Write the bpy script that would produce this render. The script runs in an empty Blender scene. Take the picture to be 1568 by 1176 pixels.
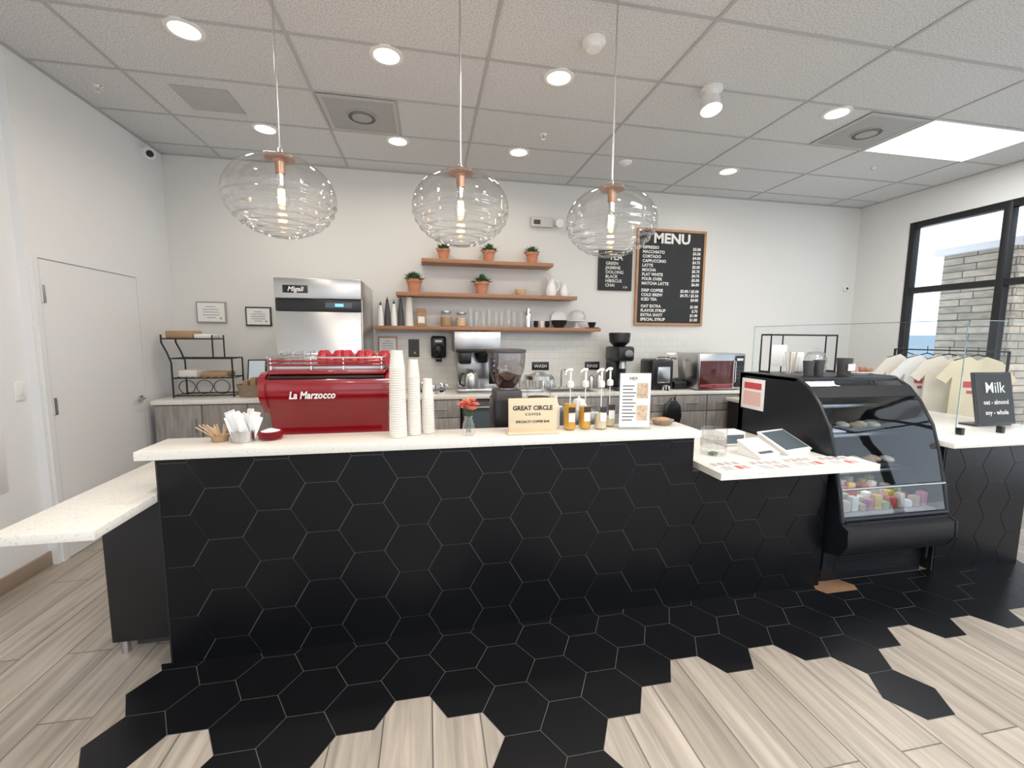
import bpy, bmesh, math, random
from mathutils import Vector, Matrix
random.seed(7)
S=bpy.context.scene
COL=bpy.context.collection
PI=math.pi
try:
    S.view_settings.view_transform='Standard'
except Exception: pass

# ---------------------------------------------------------------- materials
def mat(name,col,rough=.5,metal=0,var=0,vscale=15,bump=0,bscale=60,coat=0,emit=0,emitcol=None,spec=None,alpha=None,stretch=None,trans=0):
    if name in bpy.data.materials: return bpy.data.materials[name]
    m=bpy.data.materials.new(name);m.use_nodes=True;nt=m.node_tree;b=nt.nodes['Principled BSDF']
    b.inputs['Base Color'].default_value=(*col,1);b.inputs['Roughness'].default_value=rough;b.inputs['Metallic'].default_value=metal
    if coat: b.inputs['Coat Weight'].default_value=coat; b.inputs['Coat Roughness'].default_value=.05
    if spec is not None: b.inputs['Specular IOR Level'].default_value=spec
    if emit:
        b.inputs['Emission Color'].default_value=(*(emitcol or col),1);b.inputs['Emission Strength'].default_value=emit
    if var or bump:
        tc=nt.nodes.new('ShaderNodeTexCoord');mp=nt.nodes.new('ShaderNodeMapping');nt.links.new(tc.outputs['Object'],mp.inputs[0])
        if stretch: mp.inputs['Scale'].default_value=stretch
    if var:
        n=nt.nodes.new('ShaderNodeTexNoise');n.inputs['Scale'].default_value=vscale;n.inputs['Detail'].default_value=5
        nt.links.new(mp.outputs[0],n.inputs['Vector'])
        mx=nt.nodes.new('ShaderNodeMixRGB');mx.inputs[1].default_value=(*[c*(1-var) for c in col],1);mx.inputs[2].default_value=(*[min(1,c*(1+var)) for c in col],1)
        nt.links.new(n.outputs[0],mx.inputs[0]);nt.links.new(mx.outputs[0],b.inputs['Base Color'])
    if bump:
        n2=nt.nodes.new('ShaderNodeTexNoise');n2.inputs['Scale'].default_value=bscale;nt.links.new(mp.outputs[0],n2.inputs['Vector'])
        bp=nt.nodes.new('ShaderNodeBump');bp.inputs['Strength'].default_value=bump;bp.inputs['Distance'].default_value=.01
        nt.links.new(n2.outputs[0],bp.inputs['Height']);nt.links.new(bp.outputs[0],b.inputs['Normal'])
    return m
def glass(name,tint=(.985,.995,.99),lo=.04,hi=.6,pw=3,rough=.02):
    if name in bpy.data.materials: return bpy.data.materials[name]
    m=bpy.data.materials.new(name);m.use_nodes=True;nt=m.node_tree;nt.nodes.clear()
    o=nt.nodes.new('ShaderNodeOutputMaterial');mx=nt.nodes.new('ShaderNodeMixShader')
    t=nt.nodes.new('ShaderNodeBsdfTransparent');t.inputs[0].default_value=(*tint,1)
    g=nt.nodes.new('ShaderNodeBsdfGlossy');g.inputs['Roughness'].default_value=rough
    lw=nt.nodes.new('ShaderNodeLayerWeight');lw.inputs[0].default_value=.5
    p=nt.nodes.new('ShaderNodeMath');p.operation='POWER';p.inputs[1].default_value=pw
    a=nt.nodes.new('ShaderNodeMath');a.operation='MULTIPLY_ADD';a.inputs[1].default_value=hi-lo;a.inputs[2].default_value=lo
    nt.links.new(lw.outputs['Facing'],p.inputs[0]);nt.links.new(p.outputs[0],a.inputs[0]);nt.links.new(a.outputs[0],mx.inputs[0])
    nt.links.new(t.outputs[0],mx.inputs[1]);nt.links.new(g.outputs[0],mx.inputs[2]);nt.links.new(mx.outputs[0],o.inputs[0])
    return m
def emis(name,col,st):
    m=bpy.data.materials.new(name);m.use_nodes=True;nt=m.node_tree;nt.nodes.clear()
    o=nt.nodes.new('ShaderNodeOutputMaterial');e=nt.nodes.new('ShaderNodeEmission');e.inputs[0].default_value=(*col,1);e.inputs[1].default_value=st
    nt.links.new(e.outputs[0],o.inputs[0]);return m
def brickmat(name,c1,c2,mortar,bw,rh,ms,axes,rough=.4,off=.5,bump=.3,grain=None,coat=0):
    m=bpy.data.materials.new(name);m.use_nodes=True;nt=m.node_tree;b=nt.nodes['Principled BSDF'];L=nt.links.new
    tc=nt.nodes.new('ShaderNodeTexCoord');sp=nt.nodes.new('ShaderNodeSeparateXYZ');cb=nt.nodes.new('ShaderNodeCombineXYZ')
    L(tc.outputs['Object'],sp.inputs[0])
    if axes[0]=='sum':
        ad=nt.nodes.new('ShaderNodeMath');L(sp.outputs[0],ad.inputs[0]);L(sp.outputs[1],ad.inputs[1]);L(ad.outputs[0],cb.inputs[0])
    else: L(sp.outputs[axes[0]],cb.inputs[0])
    L(sp.outputs[axes[1]],cb.inputs[1])
    br=nt.nodes.new('ShaderNodeTexBrick');L(cb.outputs[0],br.inputs['Vector'])
    br.offset=off;br.inputs['Scale'].default_value=1;br.inputs['Brick Width'].default_value=bw;br.inputs['Row Height'].default_value=rh
    br.inputs['Mortar Size'].default_value=ms;br.inputs['Mortar Smooth'].default_value=.1;br.inputs['Bias'].default_value=0
    br.inputs['Color1'].default_value=(*c1,1);br.inputs['Color2'].default_value=(*c2,1);br.inputs['Mortar'].default_value=(*mortar,1)
    out=br.outputs['Color']
    if grain:
        sx,sy,amt=grain
        mp=nt.nodes.new('ShaderNodeMapping');mp.inputs['Scale'].default_value=(sx,sy,1);L(cb.outputs[0],mp.inputs[0])
        n=nt.nodes.new('ShaderNodeTexNoise');n.inputs['Scale'].default_value=1;n.inputs['Detail'].default_value=7;n.inputs['Distortion'].default_value=.6
        va=nt.nodes.new('ShaderNodeVectorMath');va.operation='ADD';L(mp.outputs[0],va.inputs[0])
        sc=nt.nodes.new('ShaderNodeVectorMath');sc.operation='SCALE';sc.inputs['Scale'].default_value=40;L(br.outputs['Color'],sc.inputs[0]);L(sc.outputs[0],va.inputs[1])
        L(va.outputs[0],n.inputs['Vector'])
        cr=nt.nodes.new('ShaderNodeValToRGB');cr.color_ramp.elements[0].position=.3;cr.color_ramp.elements[1].position=.68
        cr.color_ramp.elements[0].color=(1-amt,1-amt,1-amt,1);cr.color_ramp.elements[1].color=(1,1,1,1)
        L(n.outputs[0],cr.inputs[0])
        mu=nt.nodes.new('ShaderNodeMixRGB');mu.blend_type='MULTIPLY';mu.inputs[0].default_value=1;L(out,mu.inputs[1]);L(cr.outputs[0],mu.inputs[2]);out=mu.outputs[0]
    L(out,b.inputs['Base Color']);b.inputs['Roughness'].default_value=rough
    bp=nt.nodes.new('ShaderNodeBump');bp.invert=True;bp.inputs['Strength'].default_value=bump;bp.inputs['Distance'].default_value=.004
    L(br.outputs['Fac'],bp.inputs['Height']);L(bp.outputs[0],b.inputs['Normal'])
    return m
def speckle(name,scale,p0,p1,c0,c1,rough,detail=2):
    m=bpy.data.materials.new(name);m.use_nodes=True;nt=m.node_tree;b=nt.nodes['Principled BSDF'];L=nt.links.new
    tc=nt.nodes.new('ShaderNodeTexCoord');v=nt.nodes.new('ShaderNodeTexNoise');v.inputs['Scale'].default_value=scale;v.inputs['Detail'].default_value=detail;L(tc.outputs['Object'],v.inputs['Vector'])
    cr=nt.nodes.new('ShaderNodeValToRGB');cr.color_ramp.elements[0].position=p0;cr.color_ramp.elements[1].position=p1
    cr.color_ramp.elements[0].color=(*c0,1);cr.color_ramp.elements[1].color=(*c1,1)
    L(v.outputs[0],cr.inputs[0]);L(cr.outputs[0],b.inputs['Base Color']);b.inputs['Roughness'].default_value=rough
    return m

WALL=mat('wall_paint',(.735,.73,.705),.85,var=.015,vscale=3)
WALLL=mat('wall_paint_left',(.80,.81,.82),.85,var=.015,vscale=3)
CEIL=speckle('ceiling_tile',100,.38,.54,(.52,.53,.54),(.70,.715,.725),.95,2)
GRID=mat('ceiling_grid_shaded',(.45,.46,.47),.5)  # T-bar shadow line put into the colour, so darker than the tiles
PLANK=brickmat('plank_floor',(.52,.46,.395),(.38,.335,.285),(.16,.145,.13),1.2,.2,.003,(1,0),rough=.36,off=.37,bump=.25,grain=(1.6,26,.42))
HEX=mat('black_hex_tile',(.0035,.004,.006),.33,var=.2,vscale=8,spec=.28)
GROUT=mat('grout',(.17,.17,.18),.8)
HEXF=mat('black_hex_tile_floor',(.005,.0055,.007),.34,var=.2,vscale=8,spec=.32)
GROUTF=mat('floor_grout',(.12,.12,.12),.8)
BARE=mat('bare_floor_patch',(.24,.13,.07),.8,var=.3,vscale=20)
QUARTZ=speckle('white_quartz',110,.30,.42,(.66,.62,.55),(.82,.80,.75),.25)
BLACK=mat('black_paint',(.010,.010,.012),.45)
BLACKP=mat('black_plastic',(.013,.013,.015),.3)
DGREY=mat('dark_grey',(.06,.06,.065),.5)
WHITE=mat('white_paint',(.82,.82,.81),.5)
DOORW=mat('door_white',(.80,.81,.82),.55)
PLAST=mat('white_plastic',(.85,.85,.84),.35)
STEEL=mat('brushed_steel',(.58,.58,.58),.28,1,var=.06,vscale=4,stretch=(1,1,60))
CHROME=mat('chrome',(.85,.85,.86),.08,1)
COPPER=mat('copper_cap',(.50,.31,.22),.3,1)
RED=mat('red_enamel',(.27,.005,.013),.18,coat=.8)
REDC=mat('red_ceramic',(.42,.010,.028),.25,coat=.3)
SHELFW=mat('shelf_wood',(.38,.19,.10),.5,var=.3,vscale=12,stretch=(1,8,8))
OAK=mat('oak_frame',(.48,.26,.13),.5,var=.25,vscale=10)
LWOOD=mat('light_wood',(.70,.50,.30),.5,var=.15,vscale=25,stretch=(1,1,6))
GWOOD=mat('grey_laminate_wood',(.29,.27,.255),.5,var=.6,vscale=7,stretch=(5,5,.6))
TERRA=mat('terracotta',(.58,.25,.14),.8,var=.1)
SOIL=mat('soil',(.05,.03,.02),.95)
LEAF=mat('leaf_green',(.05,.13,.05),.6,var=.5,vscale=40)
CHALK=mat('chalkboard',(.022,.024,.026),.7,var=.25,vscale=6)
CHALKT=mat('chalk_text',(.85,.85,.82),.9)
TILE=brickmat('subway_tile',(.74,.735,.69),(.77,.765,.72),(.62,.61,.57),.15,.075,.002,(0,2),rough=.15,bump=.3)
STONE=brickmat('stacked_stone',(.72,.62,.50),(.46,.41,.34),(.18,.16,.13),.42,.10,.007,('sum',2),rough=.9,off=.37,bump=1,grain=(6,14,.35))
GLASS=glass('clear_glass',lo=.03,hi=.5,pw=3)
SHEET=glass('sheet_glass',(.97,.985,.985),lo=.02,hi=.14,pw=4)
GLOBE=glass('pendant_glass',(.965,.965,.96),lo=.05,hi=.75,pw=2.2)
PANE=glass('window_glass',(.97,.985,1),lo=.02,hi=.2,pw=4)
CASEG=glass('display_case_glass',(.72,.78,.84),lo=.07,hi=.5,pw=2.4)
PAPER=mat('paper',(.84,.84,.83),.8)
CUPW=mat('paper_cup_white',(.78,.75,.69),.7)
PRINT=mat('print_ink',(.04,.035,.035),.8)
PINK=mat('print_red',(.60,.08,.09),.7)
KRAFT=mat('kraft',(.42,.27,.15),.8,var=.1)
BEAN=mat('coffee_beans',(.07,.028,.016),.4,var=.6,vscale=180,bump=.6,bscale=160)
HOPPER=glass('hopper_plastic',(.70,.68,.70),lo=.08,hi=.5,pw=2)
AMBER=mat('amber_syrup',(.62,.32,.03),.15,var=.1)
HONEY=mat('clear_syrup',(.66,.56,.38),.15)
CORAL=mat('coral_petal',(.95,.32,.22),.7,var=.15,vscale=60)
SIGNW=mat('sign_wood',(.70,.58,.40),.55,var=.08,vscale=6,stretch=(1,1,10))
BASK=mat('wicker',(.30,.22,.155),.85,var=.5,vscale=70,bump=.5,bscale=120)
SCREEN=mat('screen_dark',(.10,.13,.15),.12)
SCREENL=mat('screen_light',(.55,.60,.64),.2,emit=.25,emitcol=(.6,.7,.8))
CREAM=mat('cream_cloth',(.80,.76,.68),.9,var=.05)
YEL=mat('pale_yellow_cloth',(.80,.73,.54),.9)
CONC=mat('concrete',(.75,.75,.74),.9,var=.1,vscale=3)
ENVW=mat('exterior_white',(.90,.90,.92),.8)
CANE=emis('can_light_emit',(1,.84,.62),12)
PANELE=emis('light_panel_emit',(1,.98,.95),3.2)
FIL=emis('filament_emit',(1,.50,.16),70)
BULBG=emis('bulb_glow',(1,.50,.18),7)
LEDB=emis('led_blue',(.2,.5,1),2)
VENTG=mat('vent_grey',(.40,.41,.41),.6)
VENTD=mat('vent_dark',(.12,.12,.12),.6)

# ---------------------------------------------------------------- mesh builder
BASET=Matrix.Identity(4)
class MB:
    def __init__(s,name):
        s.name=name;s.v=[];s.f=[];s.mi=[];s.mats=[];s.T=BASET.copy()
    def m(s,mt):
        if mt not in s.mats:s.mats.append(mt)
        return s.mats.index(mt)
    def add(s,vs,fs,mt,M=None):
        o=len(s.v);X=s.T@M if M is not None else s.T
        s.v+= [tuple(X@Vector(v)) for v in vs];k=s.m(mt)
        for f in fs: s.f.append([i+o for i in f]);s.mi.append(k)
    def box(s,x0,x1,y0,y1,z0,z1,mt,bev=0,M=None,seg=2):
        if bev<=0:
            vs=[(x,y,z) for x in(x0,x1) for y in(y0,y1) for z in(z0,z1)]
            fs=[(0,1,3,2),(4,6,7,5),(0,4,5,1),(2,3,7,6),(0,2,6,4),(1,5,7,3)]
            s.add(vs,fs,mt,M);return
        bm=bmesh.new();bmesh.ops.create_cube(bm,size=1)
        for v in bm.verts: v.co=Vector(((x0+x1)/2+v.co.x*(x1-x0),(y0+y1)/2+v.co.y*(y1-y0),(z0+z1)/2+v.co.z*(z1-z0)))
        bmesh.ops.bevel(bm,geom=bm.edges[:],offset=bev,segments=seg,affect='EDGES',profile=.5)
        bm.verts.index_update()
        s.add([v.co[:] for v in bm.verts],[[v.index for v in f.verts] for f in bm.faces],mt,M);bm.free()
    def lathe(s,prof,c,mt,n=24,M=None,sx=1,sy=1):
        vs=[];fs=[];T=Matrix.Translation(c)
        if M is not None:T=T@M
        for r,z in prof:
            for i in range(n):
                a=2*PI*i/n;vs.append((max(r,1e-5)*math.cos(a)*sx,max(r,1e-5)*math.sin(a)*sy,z))
        for j in range(len(prof)-1):
            for i in range(n):
                a=j*n+i;b=j*n+(i+1)%n;fs.append((a,b,b+n,a+n))
        s.add(vs,fs,mt,T)
    def cyl(s,c,r,h,mt,n=24,r2=None,M=None):
        r2=r if r2 is None else r2
        s.lathe([(0,0),(r,0),(r2,h),(0,h)],c,mt,n,M)
    def ell(s,c,rx,ry,rz,mt,n=16,k=10,M=None):
        s.lathe([(math.sin(PI*j/k),-rz*math.cos(PI*j/k)) for j in range(k+1)],c,mt,n,M,sx=rx,sy=ry)
    def prism(s,poly,lo,hi,ax,mt,M=None):
        n=len(poly);vs=[]
        for t in(lo,hi):
            for a,b in poly:
                vs.append({'x':(t,a,b),'y':(a,t,b),'z':(a,b,t)}[ax])
        fs=[list(range(n)),list(range(2*n-1,n-1,-1))]+[(i,(i+1)%n,(i+1)%n+n,i+n) for i in range(n)]
        s.add(vs,fs,mt,M)
    def tube(s,pts,r,mt,n=8,closed=False,M=None):
        P=[Vector(p) for p in pts];m=len(P);vs=[];fs=[]
        up=None
        for i,p in enumerate(P):
            if closed: t=(P[(i+1)%m]-P[i-1])
            else: t=P[min(i+1,m-1)]-P[max(i-1,0)]
            t.normalize()
            if up is None:
                up=Vector((0,0,1)) if abs(t.z)<.9 else Vector((1,0,0))
            a=t.cross(up)
            if a.length<1e-4: a=t.orthogonal()
            a.normalize();b=a.cross(t).normalized();up=b
            for k in range(n):
                w=2*PI*k/n;vs.append(p+(a*math.cos(w)+b*math.sin(w))*r)
        for i in range(m if closed else m-1):
            j=(i+1)%m
            for k in range(n):
                fs.append((i*n+k,i*n+(k+1)%n,j*n+(k+1)%n,j*n+k))
        if not closed: fs+= [list(range(n)),[ (m-1)*n+k for k in range(n-1,-1,-1)]]
        s.add(vs,fs,mt,M)
    def text(s,t,o,size,mt,al='LEFT',M=None,bold=0,sxx=1,shear=0):
        cu=bpy.data.curves.new('tmp','FONT');cu.body=t;cu.size=size;cu.align_x=al;cu.offset=bold;cu.resolution_u=2;cu.shear=shear
        ob=bpy.data.objects.new('tmp',cu);COL.objects.link(ob);bpy.context.view_layer.update()
        me=ob.to_mesh()
        T=Matrix.Translation(o)@(M if M is not None else Matrix.Rotation(PI/2,4,'X'))@Matrix.Diagonal((sxx,1,1,1))
        s.add([v.co[:] for v in me.vertices],[list(p.vertices) for p in me.polygons],mt,T)
        ob.to_mesh_clear();bpy.data.objects.remove(ob);bpy.data.curves.remove(cu)
    def done(s,smooth=True):
        me=bpy.data.meshes.new(s.name);me.from_pydata(s.v,[],s.f)
        for mt in s.mats: me.materials.append(mt)
        me.polygons.foreach_set('material_index',s.mi)
        me.update()
        if smooth:
            me.polygons.foreach_set('use_smooth',[True]*len(me.polygons));me.set_sharp_from_angle(angle=math.radians(35))
        ob=bpy.data.objects.new(s.name,me);COL.objects.link(ob);return ob
def rotz(a,c): return Matrix.Translation(c)@Matrix.Rotation(math.radians(a),4,'Z')@Matrix.Translation([-x for x in c])
def rotx(a,c): return Matrix.Translation(c)@Matrix.Rotation(math.radians(a),4,'X')@Matrix.Translation([-x for x in c])
def lamp(name,kind,loc,energy,color,size=None,size_y=None,spread=None):
    l=bpy.data.lights.new(name,kind);l.energy=energy;l.color=color
    if kind=='AREA':
        l.size=size
        if size_y: l.shape='RECTANGLE';l.size_y=size_y
        else: l.shape='DISK'
        if spread: l.spread=math.radians(spread)
    elif kind=='POINT': l.shadow_soft_size=size
    o=bpy.data.objects.new(name,l);o.location=loc;COL.objects.link(o);return o

def clip(poly,x0,x1,y0,y1):
    def cl(P,ins,inter):
        out=[]
        for i in range(len(P)):
            a,b=P[i-1],P[i]
            if ins(b):
                if not ins(a): out.append(inter(a,b))
                out.append(b)
            elif ins(a): out.append(inter(a,b))
        return out
    def ix(x): return lambda a,b:(x,a[1]+(b[1]-a[1])*(x-a[0])/(b[0]-a[0]))
    def iy(y): return lambda a,b:(a[0]+(b[0]-a[0])*(y-a[1])/(b[1]-a[1]),y)
    for ins,it in((lambda p:p[0]>=x0,ix(x0)),(lambda p:p[0]<=x1,ix(x1)),(lambda p:p[1]>=y0,iy(y0)),(lambda p:p[1]<=y1,iy(y1))):
        if not poly:return[]
        poly=cl(poly,ins,it)
    return poly
def hexp(cx,cy,r): return [(cx+r*math.cos(PI/3*i),cy+r*math.sin(PI/3*i)) for i in range(6)]
HS=.148;HP=1.5*HS;HF=HS*math.sqrt(3);HX0=-.085

# ---------------------------------------------------------------- room
XL,XR,YB,ZC=-2.55,5.8,5.05,3.38
YF=-4.0
FACE=2.23
b=MB('floor');b.box(XL-.2,XR+.15,YF,YB+.15,-.1,0,PLANK)
limit={-5:1.80,-4:1.93,-3:1.54,-2:1.67,-1:1.80,0:1.93,1:1.80,2:1.40,3:1.28,4:1.67,5:1.80,6:1.93,7:1.80,8:1.93,9:1.80,10:1.67,11:1.80,12:1.93,13:1.80,14:1.93,15:1.80,16:1.93,17:1.80,18:1.93,19:1.80}
for k in range(-5,20):
    cx=HX0+HP*k;y0=1.933 if k%2==0 else 1.805
    for n in range(-6,3):
        cy=y0+HF*n
        if cy<limit[k]-.03 and not(k==10 and abs(cy-1.42)<.05): continue
        if cy>2.5: continue
        ym=2.26 if cx>2.3 else 2.236
        p=clip(hexp(cx,cy,HS),-9,9,-9,ym)
        if len(p)>2: b.prism(p,0.0002,.0012,'z',GROUTF)
        p=clip(hexp(cx,cy,HS-.0020),-9,9,-9,ym)
        if len(p)>2: b.prism(p,.001,.0025,'z',HEXF)
        if k==12 and abs(cy-2.189)<.03:
            p=clip(hexp(cx,cy,HS-.002),-9,9,2.14,ym);b.prism(p,.0025,.003,'z',BARE)
b.done(False)

b=MB('ceiling');b.box(XL-.2,XR+.15,YF,YB+.15,ZC,ZC+.1,CEIL);b.done(False)
b=MB('ceiling_grid_trim')
gx=[-2.01,-.80,.41,1.62,2.83,4.04,5.25]
for x in gx: b.box(x-.010,x+.010,YF,YB,ZC-.006,ZC-.0005,GRID)
y=4.79
while y>YF: b.box(XL,XR,y-.010,y+.010,ZC-.0055,ZC-.0005,GRID);y-=.61
b.box(XL,XR,YB-.02,YB,ZC-.012,ZC,GRID);b.box(XL,XL+.02,3.4,YB,ZC-.012,ZC,GRID);b.box(XR-.02,XR,YF,YB,ZC-.012,ZC,GRID)
b.done(False)

b=MB('wall_back');b.box(XL-.2,XR+.15,YB,YB+.15,0,ZC,WALL);b.done(False)
b=MB('wall_left')
b.box(XL-.2,XL,3.42,YB,0,ZC,WALLL)
b.box(XL-.25,XL-.05,YF,3.42,0,ZC,WALLL);b.done(False)
b=MB('baseboard_left');b.box(XL-.05,XL-.035,YF,3.42,0,.10,mat('tan_baseboard',(.36,.28,.22),.6),.002);b.box(XL,XL+.015,4.56,YB,0,.10,WHITE,.002);b.done()
b=MB('wall_right');b.box(XR,XR+.15,4.42,YB,0,ZC,WALL);b.box(XR,XR+.15,YF,4.42,3.02,ZC,WALL);b.box(XR,XR+.15,YF,4.42,0,.08,WALL);b.done(False)
b=MB('wall_front');b.box(XL-.2,XR+.15,YF-.15,YF,3.0,ZC,WALL);b.box(XL-.2,XL+.5,YF-.15,YF,0,3.0,WALL);b.done(False)
b=MB('window_1')
ys=[4.42,3.5,2.58,1.66,.74,-.18,-1.1,-2.02,-2.94,-3.98]
b.box(XR+.02,XR+.10,YF,4.42,2.95,3.02,BLACK,.004);b.box(XR+.02,XR+.10,YF,4.42,.08,.16,BLACK,.004)
b.box(XR+.02,XR+.10,YF,4.42,2.17,2.24,BLACK,.004)
for i,yy in enumerate(ys):
    b.box(XR+.015,XR+.105,yy-.06 if i==0 else yy-.035,yy if i==0 else yy+.035,.08,3.02,BLACK,.004)
b.box(XR+.055,XR+.062,YF,4.4,.12,3.0,PANE);b.done()
b=MB('window_2')
for x in [-2.0,-.9,.2,1.3,2.4,3.5,4.6,5.7]: b.box(x-.03,x+.03,YF-.1,YF-.02,0,3.0,BLACK)
b.box(XL,XR,YF-.1,YF-.02,2.2,2.27,BLACK);b.box(XL,XR,YF-.1,YF-.02,0,.1,BLACK);b.done()
b=MB('door_1')
b.box(XL+.0005,XL+.008,3.50,4.49,.005,2.10,DOORW)
GAP=mat('door_gap_shade',(.38,.38,.39),.8)  # plain grey plate standing in for the shade in the gap around the door
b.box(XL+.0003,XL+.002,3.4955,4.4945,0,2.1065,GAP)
for z in(.25,1.1,1.87):
    b.box(XL+.0085,XL+.014,3.505,3.53,z-.06,z+.06,STEEL,.002);b.cyl((XL+.012,3.500,z-.055),.008,.11,STEEL,10)
b.cyl((XL+.005,4.41,1.03),.028,.02,STEEL,20,M=Matrix.Rotation(PI/2,4,'Y'))
b.tube([(XL+.01,4.41,1.03),(XL+.05,4.41,1.03),(XL+.058,4.40,1.03),(XL+.058,4.29,1.03)],.009,STEEL)
b.done()
b=MB('trim_1')
for y0,y1 in((3.45,3.495),(4.495,4.54)): b.box(XL+.0003,XL+.010,y0,y1,0,2.107,DOORW)
b.box(XL+.0003,XL+.010,3.45,4.54,2.1071,2.15,DOORW);b.done(False)
b=MB('wall_access_panel');b.box(XL-.0495,XL-.042,2.72,3.18,.62,1.0,DOORW,.002);b.box(XL-.043,XL-.038,2.75,3.15,.65,.97,DOORW,.002);b.done()
b=MB('light_switch');b.box(XL-.0495,XL-.042,3.30,3.37,1.17,1.29,PLAST,.002);b.box(XL-.042,XL-.038,3.322,3.348,1.2,1.26,PLAST,.001);b.done()

# ---------------------------------------------------------------- outside
b=MB('exterior_ground');b.box(XR+.2,30,-12,26,-.15,-.05,CONC);b.done(False)
b=MB('stone_pillar');b.box(7.6,8.3,4.40,5.25,-.05,2.85,STONE);b.box(7.5,8.4,4.32,5.33,2.85,2.95,ENVW,.01);b.done(False)
b=MB('stone_wall_exterior');b.box(7.6,8.2,1.8,3.75,-.05,3.1,STONE);b.done(False)
b=MB('exterior_canopy');b.box(5.98,7.5,-6,16,3.5,3.62,ENVW);b.box(7.4,7.5,-6,16,3.35,3.5,ENVW);b.done(False)
b=MB('exterior_post')
for y in(7.2,9.5): b.box(7.40,7.50,y,y+.10,-.05,3.35,ENVW)
b.done(False)
b=MB('exterior_building');b.box(20,21,8,26,-.05,2.6,ENVW)
EG=mat('exterior_glass',(.25,.33,.4),.2)
for y in(10,13,16,19): b.box(19.9,20,y,y+2,.6,1.8,EG)
b.done(False)
b=MB('patio_bench')
for z in(.40,.60,.75): b.box(7.0,7.05 if z>.5 else 7.3,5.7,7.0,z,z+.04,DGREY,.005)
for y in(5.8,6.9): b.box(7.0,7.05,y,y+.05,-.05,.8,DGREY);b.box(7.25,7.3,y,y+.05,-.05,.42,DGREY)
b.done()

# ---------------------------------------------------------------- counters
def hexface(b,x0,x1,z0,z1,y,mtile):
    for k in range(-8,26):
        cx=HX0+HP*k
        ze=.875+HF/2 if k%2==0 else .747+HF/2
        for n in range(-6,4):
            p=clip(hexp(cx,ze+HF*n,HS-.0022),x0,x1,z0,z1)
            if len(p)>2: b.prism(p,y-.006,y,'y',mtile)
b=MB('front_counter')
CX0,CX1=-1.24,1.53
b.box(CX0,CX1,FACE+.003,FACE+.01,0,1.03,GROUT);b.box(CX0,CX1,FACE+.01,2.42,0,1.03,BLACK)
b.box(CX1,2.49,FACE+.003,FACE+.01,0,.82,GROUT);b.box(CX1,2.49,FACE+.01,2.42,0,.82,BLACK)
hexface(b,CX0+.002,CX1,.002,1.03,FACE+.0045,HEX);hexface(b,CX1,2.49,.002,.82,FACE+.0045,HEX)
b.box(CX0-.006,CX0+.002,FACE-.003,2.42,0,1.03,BLACK)
b.box(-1.31,1.55,2.19,2.46,1.03,1.073,QUARTZ,.004)
b.box(CX0,2.49,2.42,3.10,0,.818,BLACK);b.box(CX0,1.57,2.465,3.12,.861,.90,QUARTZ,.003);b.box(CX0,1.56,2.465,3.10,.818,.861,BLACK)
b.done()
b=MB('service_ledge')
b.prism([(1.585,2.05),(2.66,2.05),(2.66,2.225),(2.50,2.225),(2.50,3.1),(1.585,3.1)],.8205,.86,'z',QUARTZ);b.done(False)
b=MB('side_ledge_counter')
b.box(-1.60,-1.25,1.84,3.10,.82,.86,QUARTZ,.004)
b.box(-1.56,-1.255,2.34,3.08,.07,.818,BLACK,.003);b.box(-1.50,-1.28,2.42,3.0,0,.07,DGREY)
b.tube([(-1.52,2.37,.0),(-1.52,2.37,.08)],.02,STEEL);b.tube([(-1.30,2.37,.0),(-1.30,2.37,.08)],.02,STEEL);b.done()
b=MB('side_counter')
b.box(3.43,4.20,FACE+.003,FACE+.01,0,.89,GROUT);b.box(3.43,4.20,FACE+.01,4.40,0,.89,BLACK);hexface(b,3.43,4.20,.002,.89,FACE+.0045,HEX)
b.box(3.40,4.72,2.17,4.40,.89,.93,QUARTZ,.004);b.done()

b=MB('back_counter')
BF=4.44;CL=-2.47
b.box(CL,-1.30,BF+.03,YB-.005,.1,.96,GWOOD);b.box(-.50,.33,BF+.03,YB-.005,.1,.96,GWOOD);b.box(1.15,5.0,BF+.03,YB-.005,.1,.96,GWOOD)
b.box(.33,1.15,4.85,YB-.005,.1,.96,GWOOD)
b.box(CL,-1.30,BF+.08,YB-.005,0,.1,DGREY);b.box(-.50,5.0,4.86,YB-.005,0,.1,DGREY)
b.box(CL-.01,-1.30,BF,YB-.004,.96,1.0,QUARTZ,.004);b.box(-.50,5.0,BF,YB-.004,.96,1.0,QUARTZ,.004)
x=CL+.01
while x<-1.6:
    b.box(x+.004,x+.38,BF+.012,BF+.03,.12,.95,GWOOD,.002);b.tube([(x+.34,BF+.012,.68),(x+.34,BF-.012,.70),(x+.34,BF-.012,.82),(x+.34,BF+.012,.84)],.005,CHROME);x+=.39
x=-.49
while x<3.3:
    if not(.0<x<1.1):
        b.box(x+.004,x+.40,BF+.012,BF+.03,.12,.76,GWOOD,.002);b.box(x+.004,x+.40,BF+.012,BF+.03,.77,.95,GWOOD,.002)
        b.tube([(x+.13,BF+.012,.86),(x+.14,BF-.012,.86),(x+.27,BF-.012,.86),(x+.28,BF+.012,.86)],.005,CHROME)
    x+=.41
b.done()
b=MB('undercounter_fridge')
b.box(.345,1.135,BF-.005,4.83,.0,.95,BLACKP,.005)
for x0 in(.36,.755):
    b.box(x0,x0+.365,BF-.016,BF-.004,.18,.93,DGREY,.003);b.box(x0+.03,x0+.335,BF-.020,BF-.014,.22,.82,SCREEN);b.box(x0+.04,x0+.325,BF-.034,BF-.014,.86,.88,STEEL,.003)
b.done()
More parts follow.
